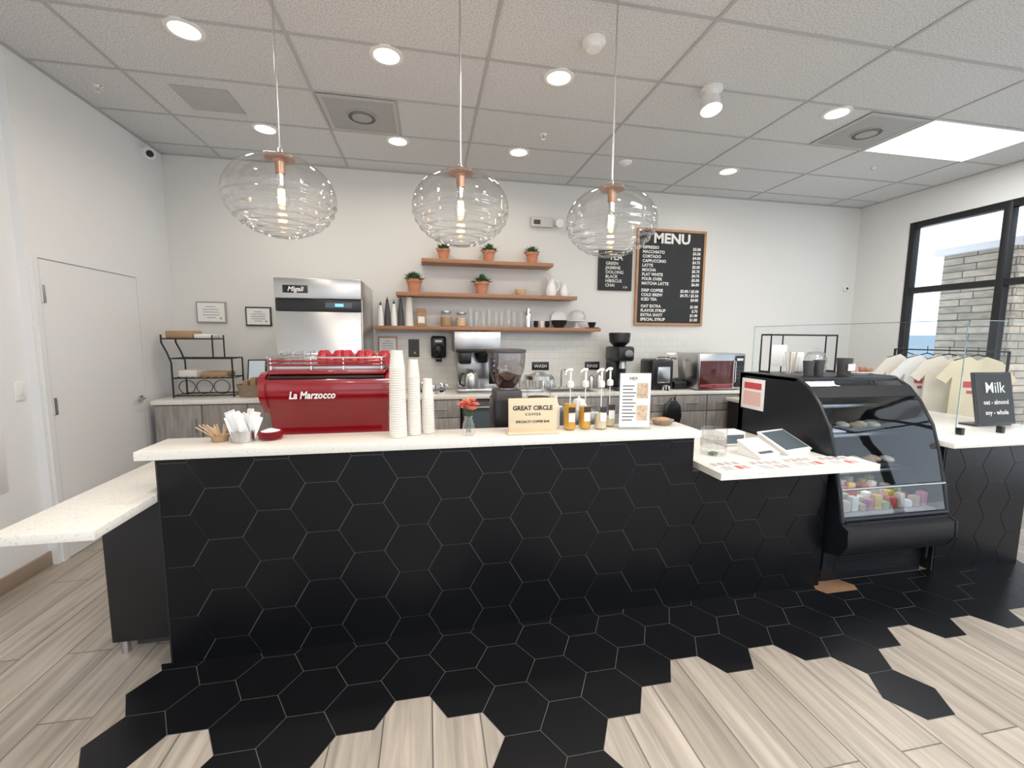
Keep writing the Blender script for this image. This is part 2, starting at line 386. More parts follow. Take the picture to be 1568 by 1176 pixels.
b=MB('hanging_dark_tote');b.lathe([(0,0),(.09,.02),(.12,.12),(.10,.24),(.05,.30),(0,.30)],(2.72,BF-.045,.60),BLACKP,20,sy=.3);b.tube([(2.68,BF-.04,.86),(2.70,BF-.04,.935),(2.74,BF-.04,.935),(2.76,BF-.04,.86)],.008,BLACKP);b.done()
b=MB('backsplash_tile_trim');b.box(-.55,3.29,YB-.012,YB-.001,1.002,1.645,TILE);b.done(False)

# ---------------------------------------------------------------- ceiling fixtures
def can(x,y,e):
    b=MB('recessed_downlight')
    b.lathe([(.078,-.002),(.080,-.010),(.102,-.008),(.106,0),(.10,.0)],(x,y,ZC-.001),WHITE,32)
    b.lathe([(0,-.004),(.079,-.004)],(x,y,ZC-.001),CANE,28);b.done()
    lamp('downlight_lamp','AREA',(x,y,ZC-.016),e,(1,.90,.78),.14,spread=160)
for x in(-1.37,-.23,.91,3.19): can(x,3.05,7)
for x in(-1.35,-.24,.89,3.17): can(x,4.28,4)
for y in(1.2,-.6,-2.4):
    for x in(-1.37,.91,3.19,5.0): can(x,y,9)
b=MB('ceiling_spotlight')
b.lathe([(0,0),(.075,0),(.075,-.02),(.05,-.025),(.05,-.05),(0,-.05)],(2.02,2.96,ZC-.001),WHITE,28)
Mx=Matrix.Rotation(math.radians(-14),4,'X')
b.lathe([(0,.03),(.055,.03),(.064,0),(.072,-.07),(.076,-.075),(.070,-.077)],(2.02,2.97,ZC-.075),WHITE,28,M=Mx)
b.lathe([(0,-.076),(.070,-.076)],(2.02,2.97,ZC-.075),CANE,24,M=Mx);b.done()
lamp('spotlight_lamp','AREA',(2.02,2.95,ZC-.17),6,(1,.90,.78),.1)
def diffuser(x0,y0):
    b=MB('air_vent_diffuser')
    x1,y1=x0+.58,y0+.58;cx,cy=(x0+x1)/2,(y0+y1)/2
    b.box(x0,x1,y0,y1,ZC-.010,ZC-.0065,VENTG,.001)
    b.lathe([(.40,-.010),(.365,-.015),(.355,-.0105)],(cx,cy,ZC),mat('vent_light',(.50,.50,.50),.6),4,M=Matrix.Rotation(PI/4,4,'Z'))
    b.lathe([(.118,-.010),(.118,-.018),(.105,-.020),(.098,-.014),(.09,-.013),(.085,-.022),(0,-.024)],(cx,cy,ZC),VENTG,32)
    b.lathe([(.106,-.0205),(.094,-.0205)],(cx,cy,ZC),VENTD,32);b.lathe([(.088,-.0235),(.078,-.0245)],(cx,cy,ZC),VENTD,32)
    b.done()
diffuser(-.785,3.585);diffuser(3.445,2.975)
b=MB('ceiling_access_vent');b.box(-1.79,-1.41,3.70,4.04,ZC-.008,ZC-.001,mat('grille',(.46,.46,.46),.6),.002)
for i in range(14): b.box(-1.78,-1.42,3.715+i*.023,3.72+i*.023,ZC-.010,ZC-.007,mat('grille_slat',(.54,.54,.54),.6))
b.done()
for x0,x1,y0,y1 in((4.06,5.23,2.975,3.555),(-.78,.39,-1.3,-.72),(1.64,2.81,-1.3,-.72),(-.78,.39,-3.1,-2.52),(4.06,5.23,-1.3,-.72),(1.64,2.81,.53,1.11)):
    b=MB('ceiling_light_panel');b.box(x0,x1,y0,y1,ZC-.008,ZC-.004,PANELE);b.box(x0-.01,x1+.01,y0-.01,y0,ZC-.012,ZC-.003,WHITE);b.box(x0-.01,x1+.01,y1,y1+.01,ZC-.012,ZC-.003,WHITE)
    b.box(x0-.01,x0,y0,y1,ZC-.012,ZC-.003,WHITE);b.box(x1,x1+.01,y0,y1,ZC-.012,ZC-.003,WHITE);b.done(False)
    lamp('panel_lamp','AREA',((x0+x1)/2,(y0+y1)/2,ZC-.02),32 if y0<2 else 22,(.97,.98,1),1.15,.56)
b=MB('smoke_detector');b.lathe([(0,0),(.07,0),(.07,-.02),(.05,-.028),(.045,-.05),(.02,-.055),(0,-.055)],(1.01,2.66,ZC-.001),PLAST,28)
b.lathe([(.046,-.03),(.044,-.045)],(1.01,2.66,ZC),DGREY,28);b.done()
for x,y in((1.03,3.89),(-2.31,3.84),(4.58,3.91)):
    b=MB('fire_sprinkler');b.lathe([(0,0),(.035,0),(.03,-.008),(.01,-.01),(.008,-.03),(.02,-.034),(.02,-.037),(0,-.037)],(x,y,ZC-.001),CHROME,16);b.done()
b=MB('ceiling_sensor');b.lathe([(0,0),(.065,0),(.06,-.015),(.035,-.02),(.03,-.03),(0,-.03)],(2.0,4.29,ZC-.001),PLAST,24);b.done()
b=MB('security_camera')
b.lathe([(0,0),(.055,0),(.055,.02),(.05,.03),(0,.03)],(XL+.001,4.76,3.27),PLAST,24,M=Matrix.Rotation(PI/2,4,'Y'))
b.ell((XL+.06,4.74,3.26),.055,.055,.055,PLAST);b.ell((XL+.085,4.705,3.245),.03,.03,.03,BLACKP);b.done()

# ---------------------------------------------------------------- pendants
def pendant(x,zc):
    y=2.2;A=.234;B=.175
    b=MB('glass_globe_pendant_light')
    prof=[];N=160
    for j in range(N+1):
        t=PI*(.075+(1-.075)*j/N)
        r=A*math.sin(t);z=B*math.cos(t)
        if t>PI*.47:
            k=(t-PI*.47)/(PI*.53);w=.0048*math.sin(k*2*PI*8)*min(1,k*5)*(1 if k<.9 else (1-k)*10)
            r+=w*math.sin(t);z+=w*math.cos(t)
        prof.append((r,z))
    b.lathe(prof,(x,y,zc),GLOBE,56)
    b.lathe([(0,.175),(.062,.175),(.065,.17),(.062,.162),(.03,.158),(.022,.15),(.02,.10),(.017,.098),(0,.098)],(x,y,zc),COPPER,28)
    b.lathe([(0,.21),(.010,.21),(.016,.175),(0,.175)],(x,y,zc),CHROME,16)
    b.cyl((x,y,zc+.05),.015,.05,CHROME,16)
    b.lathe([(.014,.052),(.02,.03),(.032,-.005),(.032,-.025),(.018,-.05),(0,-.055)],(x,y,zc),GLASS,20)
    pts=[(x+.012*math.cos(i*.9),y+.012*math.sin(i*.9),zc-.03+i*.0011) for i in range(60)]
    b.tube(pts,.0026,FIL,5)
    b.ell((x,y,zc+.0),.014,.014,.030,BULBG,12,8)
    b.tube([(x,y,zc+.2),(x,y,ZC-.02)],.0045,STEEL,8)
    b.lathe([(0,0),(.06,0),(.06,-.02),(0,-.025)],(x,y,ZC-.001),CHROME,24)
    b.done()
    lamp('pendant_bulb_lamp','POINT',(x,y,zc-.09),3,(1,.6,.3),.02)
pendant(-.64,2.225);pendant(.17,2.225);pendant(.955,2.205)

# ---------------------------------------------------------------- back wall items
def shelf(x0,x1,z):
    b=MB('floating_shelf');b.box(x0,x1,4.80,YB-.001,z-.04,z,SHELFW,.003);b.done()
shelf(-.05,1.41,2.435);shelf(-.32,1.70,2.075);shelf(-.55,2.0,1.715)
SH=.001
def plant(x,z,s=1):
    y=4.925;z+=SH
    b=MB('potted_succulent')
    b.lathe([(0,0),(.048*s,0),(.066*s,.10*s),(.074*s,.10*s),(.076*s,.128*s),(.066*s,.128*s),(.062*s,.11*s),(0,.11*s)],(x,y,z),TERRA,24)
    b.lathe([(0,.112*s),(.06*s,.112*s)],(x,y,z),SOIL,20)
    for i in range(130):
        a=random.uniform(0,2*PI);e=random.uniform(.15,1.5);L=random.uniform(.055,.108)*s
        d=Vector((math.cos(a)*math.cos(e),math.sin(a)*math.cos(e),math.sin(e)));o=Vector((x,y,z+.11*s))+Vector((d.x,d.y,0))*.02*s
        side=d.cross(Vector((0,0,1))).normalized()*.012*s;mid=o+d*L*.55+Vector((0,0,.006))
        b.add([o,mid-side,o+d*L,mid+side,mid-Vector((0,0,.008))],[(0,1,2,3),(0,4,1),(4,2,1),(0,3,4),(3,2,4)],LEAF)
    b.done()
plant(.19,2.435,.95);plant(.69,2.435,1);plant(1.19,2.435,1);plant(-.13,2.075,1.15);plant(.61,2.075,1.12)
b=MB('wooden_bowl');b.lathe([(0,0),(.04,0),(.065,.04),(.072,.07),(.066,.07),(.05,.03),(0,.012)],(1.06,4.92,2.075+SH),LWOOD,28);b.done()
b=MB('glass_bowl');b.lathe([(0,0),(.03,0),(.05,.03),(.062,.06)],(1.21,4.92,2.075+SH),GLASS,24);b.done()
def pitcher(x,y,z,s,mt,name='white_pitcher'):
    b=MB(name)
    b.lathe([(0,0),(.045*s,0),(.055*s,.04*s),(.05*s,.09*s),(.032*s,.14*s),(.034*s,.17*s),(.042*s,.185*s),(.038*s,.185*s),(.03*s,.16*s),(0,.15*s)],(x,y,z),mt,24)
    b.tube([(x+.032*s,y,z+.165*s),(x+.07*s,y,z+.15*s),(x+.082*s,y,z+.11*s),(x+.07*s,y,z+.07*s),(x+.05*s,y,z+.055*s)],.007*s,mt)
    b.prism([(x-.034*s,z+.16*s),(x-.062*s,z+.19*s),(x-.03*s,z+.183*s)],y-.012*s,y+.012*s,'y',mt);b.done()
pitcher(1.42,4.92,2.075+SH,1.15,PLAST);pitcher(1.58,4.92,2.075+SH,.85,PLAST)
def bottle(x,y,z,h,r,mt,cap,name='dispenser_bottle'):
    b=MB(name);b.lathe([(0,0),(r,0),(r*.9,h*.45),(r*.55,h*.75),(r*.4,h*.85),(0,h*.85)],(x,y,z),mt,20)
    b.lathe([(r*.4,h*.8),(r*.42,h*.9),(r*.15,h*.92),(r*.12,h),(0,h)],(x,y,z),cap,14);b.done()
for i,(x,h) in enumerate(((-.49,.26),(-.42,.31),(-.35,.28),(-.28,.32))): bottle(x,4.90,1.715+SH,h,.034,PLAST if i%2==0 else DGREY,BLACKP)
b=MB('stack_of_paper_cups')
b.lathe([(0,0),(.046,0),(.044,.03),(.040,.16),(.032,.31),(0,.31)],(-.19,4.90,1.716),CUPW,20);b.done()
b=MB('coffee_bag');b.box(-.11,-.01,4.88,4.95,1.716,1.87,KRAFT,.012);b.box(-.095,-.025,4.876,4.882,1.75,1.82,PAPER);b.box(-.11,-.01,4.905,4.925,1.86,1.91,KRAFT,.004);b.done()
def jar(x,y,z,r,h,mt,lid,name='storage_jar'):
    b=MB(name);b.lathe([(0,.002),(r*.93,.002),(r,.012),(r,h*.8),(r*.8,h*.88),(r*.8,h*.9)],(x,y,z),GLASS,24)
    b.lathe([(0,.006),(r*.9,.006),(r*.9,h*.6),(0,h*.62)],(x,y,z),mt,20);b.lathe([(r*.85,h*.86),(r*.88,h*.9),(r*.88,h),(0,h)],(x,y,z),lid,20);b.done()
jar(.21,4.92,1.716,.065,.17,KRAFT,STEEL);jar(.38,4.92,1.716,.06,.16,LWOOD,STEEL)
b=MB('drinking_glasses')
GLR=glass('tumbler_glass',(.97,.98,.98),lo=.10,hi=.8,pw=1.8)
for i in range(9):
    h=.17 if i%3 else .20
    b.lathe([(0,.004),(.028,.004),(.031,.03),(.034,h)],(.48+i*.072,4.87+(i%2)*.06,1.716),GLR,18)
b.done()
b=MB('cocktail_shaker');b.lathe([(0,0),(.035,0),(.042,.13),(.038,.16),(.022,.19),(.022,.22),(0,.225)],(1.15,4.92,1.716),CHROME,24);b.done()
b=MB('espresso_cups')
for i,x in enumerate((1.24,1.31,1.375)):
    for q in range(2): b.lathe([(0,0),(.02,0),(.032,.045),(.030,.045),(.018,.008),(0,.006)],(x,4.90,1.716+q*.03),BLACKP if i!=1 else PLAST,18)
b.done()
b=MB('black_bowl');b.lathe([(0,0),(.05,0),(.088,.05),(.095,.085),(.09,.085),(.08,.04),(0,.015)],(1.51,4.87,1.716),BLACKP,28);b.done()
b=MB('white_plate');b.lathe([(0,0),(.06,0),(.10,.012),(.10,.016),(.06,.006),(0,.006)],(1.55,5.02,1.816),PLAST,32,M=Matrix.Rotation(math.radians(80),4,'X'));b.done()
b=MB('cake_stand')
b.lathe([(0,0),(.05,0),(.02,.02),(.018,.07),(.118,.08),(.118,.09),(0,.09)],(1.74,4.92,1.716),PLAST,32)
b.lathe([(.108,.092),(.108,.14),(.08,.19),(.03,.21),(.0,.213)],(1.74,4.92,1.716),GLR,28);b.ell((1.74,4.92,1.94),.014,.014,.018,GLASS);b.done()
b=MB('black_tray');b.box(1.87,1.99,4.83,4.99,1.716,1.726,BLACKP,.003);b.lathe([(0,0),(.03,0),(.045,.035),(.05,.06),(.046,.06),(0,.01)],(1.925,4.90,1.726),BLACKP,20);b.done()

b=MB('tea_chalkboard')
b.box(2.04,2.48,YB-.022,YB-.001,2.18,2.66,mat('dark_frame',(.03,.02,.018),.5),.003);b.box(2.058,2.462,YB-.025,YB-.02,2.198,2.642,CHALK)
b.text('TEA',(2.26,YB-.0265,2.545),.10,CHALKT,'CENTER',bold=.002)
for i,t in enumerate(('GREEN','JASMINE','OOLONG','BLACK','HIBISCUS','CHAI')): b.text(t,(2.13,YB-.0265,2.485-i*.052),.052,CHALKT,bold=.0008)
b.text('3.50',(2.36,YB-.0265,2.21),.035,CHALKT);b.done()
b=MB('menu_chalkboard')
x0,x1,z0,z1=2.53,3.47,1.765,2.94
for a in((x0,x1,z0,z0+.03),(x0,x1,z1-.03,z1),(x0,x0+.03,z0+.03,z1-.03),(x1-.03,x1,z0+.03,z1-.03)): b.box(a[0],a[1],YB-.03,YB-.001,a[2],a[3],OAK,.003)
b.box(x0+.02,x1-.02,YB-.02,YB-.002,z0+.02,z1-.02,CHALK)
b.text('MENU',(3.0,YB-.0215,2.775),.165,CHALKT,'CENTER',bold=.006,sxx=1.1)
rows=[('ESPRESSO','$3.00'),('MACCHIATO','$3.50'),('CORTADO','$4.00'),('CAPPUCCINO','$4.75'),('LATTE','$5.00'),('MOCHA','$5.75'),('FLAT WHITE','$4.75'),('POUR OVER','$5.00'),('MATCHA LATTE','$6.00'),None,('DRIP COFFEE','$3.00 / $3.50'),('COLD BREW','$4.75 / $5.50'),('ICED TEA','$4.00'),None,('OAT EXTRA','$1.00'),('FLAVOR SYRUP','$.75'),('EXTRA SHOT','$1.00'),('SPECIAL SYRUP','$1.00')]
z=2.70
for r in rows:
    if r is None: z-=.03;continue
    b.text(r[0],(2.61,YB-.0215,z),.050,CHALKT,bold=.0016);b.text(r[1],(3.40,YB-.0215,z),.048,CHALKT,'RIGHT',bold=.0016);z-=.0545
b.done()
b=MB('emergency_light')
BP=mat('beige_plastic',(.62,.60,.56),.5)
b.box(1.19,1.46,YB-.06,YB-.001,2.875,2.985,BP,.01)
b.box(1.46,1.50,YB-.05,YB-.01,2.90,2.96,BP,.006)
b.lathe([(0,.0),(.035,0),(.05,.05),(.046,.055),(0,.045)],(1.52,YB-.05,2.925),PLAST,20,M=Matrix.Rotation(math.radians(100),4,'X'))
b.box(1.22,1.30,YB-.063,YB-.058,2.90,2.95,DGREY,.002)
b.done()
def frame(name,x0,x1,z0,z1,fm,inner=PAPER,txt=True):
    b=MB(name);b.box(x0,x1,YB-.02,YB-.0125 if z0<1.6 else YB-.001,z0,z1,fm,.003);b.box(x0+.015,x1-.015,YB-.023,YB-.019,z0+.015,z1-.015,inner)
    cx=(x0+x1)/2
    if txt:
        w=(x1-x0)*.6
        for i in range(5):
            zz=z1-.05-(z1-z0-.08)*i/5;ww=w*(.5 if i in(0,4) else .9)/2
            b.box(cx-ww,cx+ww,YB-.0245,YB-.0225,zz-.004,zz,PRINT if i%2==0 else DGREY)
        b.lathe([(0,0),(.012,0)],(x1-.05,YB-.0245,z0+.05),mat('seal_gold',(.6,.45,.15),.4),16,M=Matrix.Rotation(PI/2,4,'X'))
    b.done()
frame('framed_certificate',-2.33,-2.05,1.725,1.945,mat('grey_frame',(.35,.34,.33),.5));frame('framed_certificate',-1.87,-1.62,1.70,1.90,BLACKP)
frame('notice_sign',-.54,-.33,1.39,1.60,OAK);frame('notice_sign',-.21,-.09,1.37,1.57,DGREY,DGREY)
b=MB('soap_dispenser')
b.box(.04,.21,YB-.11,YB-.0125,1.36,1.61,BLACKP,.03,seg=3);b.ell((.125,YB-.10,1.45),.06,.04,.075,BLACKP);b.box(.09,.16,YB-.13,YB-.05,1.32,1.37,BLACKP,.01)
b.box(.085,.165,YB-.115,YB-.10,1.54,1.565,PLAST,.004);b.done()
for x0,x1,t in((1.23,1.44,'WASH'),(1.90,2.09,'RINSE')):
    b=MB('sink_sign');b.box(x0,x1,YB-.022,YB-.0125,1.21,1.31,BLACKP,.003);b.text(t,((x0+x1)/2,YB-.024,1.24),.055,CHALKT,'CENTER');b.done()
b=MB('wall_thermostat');b.box(5.62,5.68,YB-.03,YB-.001,2.27,2.33,PLAST,.008);b.lathe([(0,0),(.018,0),(.016,.006),(0,.006)],(5.65,YB-.03,2.30),DGREY,16,M=Matrix.Rotation(PI/2,4,'X'));b.done()

# ---------------------------------------------------------------- fridge
b=MB('upright_refrigerator')
x0,x1,yf,yb=-1.27,-.565,4.03,4.86
b.box(x0,x1,yf+.05,yb,.12,2.09,STEEL,.004)
b.box(x0,x1,yf,yf+.05,1.92,2.09,STEEL,.006)
b.box(x0+.003,x1-.003,yf+.012,yf+.05,1.815,1.918,BLACKP,.004)
b.box(x0+.004,x1-.004,yf-.01,yf+.05,.16,1.81,STEEL,.008)
b.box(x0+.03,x0+.07,yf-.014,yf-.009,1.0,1.45,DGREY,.004)
for xx in(x0+.06,x1-.06):
    for yy in(yf+.12,yb-.08): b.cyl((xx,yy,0),.03,.12,BLACKP,14)
b.box(x0+.07,x0+.27,yf-.003,yf+.001,1.965,2.03,BLACKP,.001);b.text('Migali',(x0+.17,yf-.0045,1.98),.055,PLAST,'CENTER',bold=.0012,shear=.3)
b.box(x1-.30,x1-.08,yf+.008,yf+.013,1.845,1.89,SCREEN);b.box(x1-.22,x1-.15,yf+.005,yf+.009,1.855,1.88,LEDB)
b.done()

# ---------------------------------------------------------------- things standing on the back counter
BASET=Matrix.Translation((0,0,1.001))@Matrix.Diagonal((1,1,.94,1))@Matrix.Translation((0,0,-.961))
b=MB('wire_rack')
X0,X1,Y0,Y1=-2.38,-1.86,4.62,4.86;Z=.961;XM=-2.02
for y in(Y0,Y1):
    b.tube([(X0,y,Z),(X0,y,Z+.36),(X0-.03,y,Z+.46),(X0-.07,y,Z+.56),(X0-.07,y,Z+.64)],.008,BLACK)
    b.tube([(XM,y,Z+.40),(XM,y,Z+.64)],.007,BLACK);b.tube([(X1,y,Z),(X1,y,Z+.40)],.008,BLACK)
for z in(Z+.02,Z+.20,Z+.40):
    b.tube([(X0,Y0,z),(X1,Y0,z),(X1,Y1,z),(X0,Y1,z)],.006,BLACK,closed=True)
    for i in range(9): xx=X0+(X1-X0)*i/8;b.tube([(xx,Y0,z),(xx,Y1,z)],.003,BLACK,6)
b.tube([(X0-.07,Y0,Z+.60),(XM,Y0,Z+.60),(XM,Y1,Z+.60),(X0-.07,Y1,Z+.60)],.006,BLACK,closed=True)
b.box(X0-.07,XM,Y0,Y1,Z+.592,Z+.598,BLACK)
for i in range(3):
    cx=X0+.12+i*.15;b.tube([(cx+.07*math.cos(a*PI/8),Y0,Z+.11+.07*math.sin(a*PI/8)) for a in range(16)],.004,BLACK,6,True)
b.box(X0-.05,XM-.18,Y0+.03,Y1-.02,Z+.602,Z+.68,KRAFT,.01);b.box(XM-.17,XM-.02,Y0+.03,Y1-.02,Z+.602,Z+.65,PAPER,.01)
b.box(X0+.04,X0+.20,Y0+.02,Y1-.02,Z+.21,Z+.28,CUPW,.01);b.box(X0+.24,X1-.06,Y0+.02,Y1-.02,Z+.21,Z+.26,KRAFT,.01)
b.done()
b=MB('wicker_basket');b.lathe([(0,0),(.13,0),(.15,.13),(.14,.13),(.12,.015),(0,.012)],(-1.69,4.66,.961),BASK,24,sy=.8)
for i in range(3): b.box(-1.78+i*.07,-1.73+i*.07,4.61,4.71,.98,1.13+.03*(i%2),KRAFT,.006)
b.done()
b=MB('tablet_stand');b.box(-1.82,-1.64,4.84,4.86,1.09,1.34,BLACKP,.006,M=rotx(-12,(0,4.85,1.09)));b.box(-1.805,-1.655,4.836,4.841,1.105,1.325,SCREENL,0,M=rotx(-12,(0,4.85,1.09)))
b.box(-1.80,-1.66,4.84,4.94,.961,.98,BLACKP,.004);b.tube([(-1.73,4.90,.97),(-1.73,4.88,1.2)],.012,BLACKP);b.done()
b=MB('wicker_tray');b.lathe([(0,0),(.08,0),(.10,.07),(.092,.07),(.07,.012),(0,.012)],(-1.43,4.58,.961),BASK,24)
for i in range(5): b.ell((-1.46+i*.015,4.58+.02*(i%2),1.02),.03,.03,.022,KRAFT)
b.done()
b=MB('coffee_brewer')
x0,x1=.30,.74
b.box(x0,x1,4.50,4.92,.961,1.02,STEEL,.008);b.box(x0+.02,x1-.02,4.72,4.92,1.02,1.45,STEEL,.006)
b.box(x0-.03,x1+.02,4.48,4.94,1.43,1.66,STEEL,.012);b.box(x0-.01,x1-.0,4.474,4.482,1.43,1.47,BLACKP,.003)
b.box(x0+.02,x0+.15,4.49,4.70,1.30,1.44,BLACKP,.02);b.lathe([(0,0),(.05,0),(.085,.09),(.085,.11),(0,.11)],(.58,4.60,1.31),BLACKP,24)
b.box(.63,.73,4.45,4.48,1.08,1.44,BLACKP,.006)
for i in range(5): b.lathe([(0,0),(.010,0),(.010,.006),(0,.006)],(.68,4.45,1.12+i*.055),LEDB if i==3 else PINK if i==1 else STEEL,12,M=Matrix.Rotation(PI/2,4,'X'))
b.lathe([(0,0),(.085,0),(.09,.10),(.07,.17),(.05,.19),(.055,.21),(0,.22)],(.45,4.60,1.02),STEEL,28)
b.tube([(.375,4.56,1.19),(.33,4.53,1.17),(.33,4.53,1.08),(.37,4.56,1.05)],.010,BLACKP);b.done()
b=MB('black_coffee_grinder')
cx=2.20
b.box(cx-.10,cx+.10,4.55,4.90,.961,1.0,BLACKP,.01);b.box(cx-.09,cx+.09,4.70,4.90,1.0,1.40,BLACKP,.02);b.box(cx-.10,cx+.10,4.52,4.90,1.32,1.50,BLACKP,.03,seg=3)
b.lathe([(.055,0),(.115,.06),(.125,.16),(.12,.175),(0,.18)],(cx,4.72,1.49),BLACKP,28);b.lathe([(0,0),(.05,0),(.05,.02),(0,.02)],(cx+.02,4.52,1.41),CHROME,20,M=Matrix.Rotation(PI/2,4,'X'))
b.lathe([(.03,0),(.04,-.09),(0,-.09)],(cx+.0,4.62,1.32),STEEL,16);b.done()
b=MB('electric_kettle')
b.box(2.55,2.83,4.58,4.88,.961,1.34,BLACKP,.03,seg=3);b.box(2.62,2.78,4.565,4.585,1.05,1.25,STEEL,.01);b.lathe([(0,0),(.05,0),(.05,.06),(0,.07)],(2.70,4.52,.962),CHROME,20)
b.tube([(2.62,4.60,1.33),(2.62,4.60,1.37),(2.78,4.60,1.37),(2.78,4.60,1.33)],.008,CHROME);b.done()
b=MB('tablet_sign_stand')
SB=mat('sign_beige',(.55,.52,.47),.6)
b.box(2.87,3.04,4.78,4.80,1.06,1.42,STEEL,.01,M=rotx(-10,(0,4.79,1.0)));b.box(2.885,3.025,4.774,4.781,1.09,1.39,SB,0,M=rotx(-10,(0,4.79,1.0)))
b.text('COFFEE',(2.955,4.825,1.33),.032,PRINT,'CENTER',M=Matrix.Rotation(math.radians(80),4,'X'),bold=.001)
b.box(2.87,3.04,4.62,4.92,.961,1.06,BLACKP,.015);b.done()
b=MB('microwave_oven')
x0,x1,y0=3.07,3.68,4.46
b.box(x0,x1,y0+.02,4.90,.97,1.42,STEEL,.01);b.box(x0+.005,x1-.005,y0,y0+.02,.975,1.415,STEEL,.006)
b.box(x0+.02,x1-.16,y0-.008,y0+.002,1.04,1.33,mat('oven_window',(.10,.025,.025),.12),.006);b.box(x0+.02,x1-.16,y0-.006,y0+.002,.985,1.035,RED,.004);b.box(x1-.14,x1-.02,y0-.006,y0+.002,1.00,1.39,BLACKP,.004)
for xx in(x0+.05,x1-.05): b.cyl((xx,y0+.1,.961),.02,.012,BLACKP,12)
b.tube([(x1-.155,y0,1.05),(x1-.155,y0-.03,1.07),(x1-.155,y0-.03,1.32),(x1-.155,y0,1.34)],.008,CHROME);b.box(x1-.12,x1-.04,y0-.01,y0-.005,1.33,1.36,SCREENL)
for i in range(4):
    for j in range(3): b.box(x1-.12+j*.03,x1-.10+j*.03,y0-.009,y0-.005,1.10+i*.045,1.13+i*.045,DGREY)
b.done()
b=MB('sink_faucet')
b.cyl((1.55,4.88,.961),.025,.03,CHROME);b.tube([(1.55,4.88,.98),(1.55,4.88,1.16),(1.55,4.86,1.20),(1.55,4.80,1.22),(1.55,4.72,1.20),(1.55,4.70,1.15)],.012,CHROME,10)
for s_ in(-.08,.08): b.cyl((1.55+s_,4.88,.961),.02,.05,CHROME);b.tube([(1.55+s_,4.88,1.01),(1.55+s_*1.7,4.85,1.02)],.008,CHROME)
b.done()
b=MB('sink_basin');b.box(1.30,1.85,4.50,4.80,.9615,.968,STEEL,.002);b.box(1.33,1.82,4.53,4.77,.9675,.970,DGREY);b.done()
b=MB('steel_dish_rack');b.box(.95,1.25,4.52,4.85,.961,1.0,STEEL,.006)
for i in range(8): b.tube([(.97+i*.037,4.54,1.0),(.97+i*.037,4.54,1.10),(.97+i*.037,4.82,1.10),(.97+i*.037,4.82,1.0)],.003,CHROME,6)
for i in range(4): b.lathe([(0,0),(.05,0),(.08,.01),(.08,.014),(0,.006)],(1.0+i*.06,4.68,1.09),PLAST,20,M=Matrix.Rotation(PI/2,4,'Y'))
b.done()
b=MB('steel_canister_row')
for i,x in enumerate((1.92,2.02,1.42,1.32)): b.lathe([(0,0),(.04,0),(.04,.13+.02*(i%2)),(.03,.15+.02*(i%2)),(.012,.155+.02*(i%2)),(.012,.175+.02*(i%2)),(0,.18+.02*(i%2))],(x,4.86,.965),STEEL if i<2 else CHROME,20)
b.done()
b=MB('milk_pitchers')
for x,y,h in((.14,4.58,.12),(.05,4.62,.10),(-.05,4.56,.13)): b.lathe([(0,0),(.04,0),(.045,.03),(.035,h),(.033,h),(0,.01)],(x,y,.961),CHROME,20);b.tube([(x+.04,y,.98),(x+.07,y,1.0),(x+.065,y,.94+h),(x+.035,y,.955+h)],.005,CHROME)
b.done()
BASET=Matrix.Identity(4)

# ---------------------------------------------------------------- espresso machine
b=MB('espresso_machine')
Zc=.902;x0,x1=-.955,-.215
prof=[(2.80,1.00),(2.77,1.13),(2.73,1.20),(2.70,1.25),(2.695,1.30),(2.71,1.345),(2.75,1.37),(3.22,1.37),(3.22,1.0)]
b.prism(prof,x0+.03,x1-.03,'x',RED)
cap=[(2.775,1.14),(2.72,1.19),(2.68,1.25),(2.675,1.31),(2.695,1.36),(2.75,1.385),(3.26,1.385),(3.28,1.30),(3.24,1.20),(3.1,1.15)]
for a,c in((x0,x0+.035),(x1-.035,x1)): b.prism(cap,a,c,'x',RED)
b.box(x0+.06,x1-.06,2.79,3.22,.965,1.14,RED,.02,seg=3)
b.box(x0+.04,x1-.04,2.715,3.24,1.372,1.40,RED,.01)
b.box(x0+.05,x1-.05,2.74,3.22,1.40,1.425,STEEL,.004)
b.box(x0+.045,x1-.045,2.70,2.74,1.352,1.366,BLACKP,.002)
for z in(1.43,1.452,1.474):
    b.tube([(x0+.05,2.72,z),(x1-.05,2.72,z),(x1-.04,2.73,z),(x1-.04,3.2,z),(x1-.05,3.22,z),(x0+.05,3.22,z),(x0+.04,3.2,z),(x0+.04,2.73,z)],.0055,CHROME if z>1.47 else RED,8,True)
for x in(x0+.06,x0+.28,x1-.28,x1-.06): b.tube([(x,2.725,1.40),(x,2.725,1.474)],.005,CHROME)
for x in(x0+.12,x1-.12):
    for y in(2.85,3.15): b.lathe([(0,0),(.03,0),(.022,.03),(.022,.07),(0,.07)],(x,y,Zc),CHROME,18)
b.box(x0+.08,x1-.08,3.22,3.30,.97,1.05,STEEL,.005)
for x in(-.78,-.40): b.cyl((x,3.27,1.10),.035,.12,CHROME);b.tube([(x,3.27,1.10),(x,3.40,1.08)],.012,BLACKP)
b.text('La Marzocco',(-.795,2.683,1.235),.060,PLAST,bold=.0018,shear=.25,sxx=.82)
b.done()
b=MB('red_espresso_cups')
for i in range(9):
    x=-.63+i*.045
    for j in range(2):
        y=2.82+j*.09;z0=1.426
        b.lathe([(.030,0),(.034,.0),(.032,.035),(.020,.055),(.016,.06),(0,.06)],(x,y,z0),REDC,18)
        if i%3!=1: b.lathe([(.030,0),(.034,.0),(.032,.03),(.020,.05),(.016,.055),(0,.055)],(x,y,z0+.032),REDC,18)
b.done()
b=MB('shot_glasses')
for i in range(3):
    for y in(2.80,2.90): b.lathe([(0,.003),(.024,.003),(.03,.085)],(-.85+i*.065,y,1.426),GLR,16)
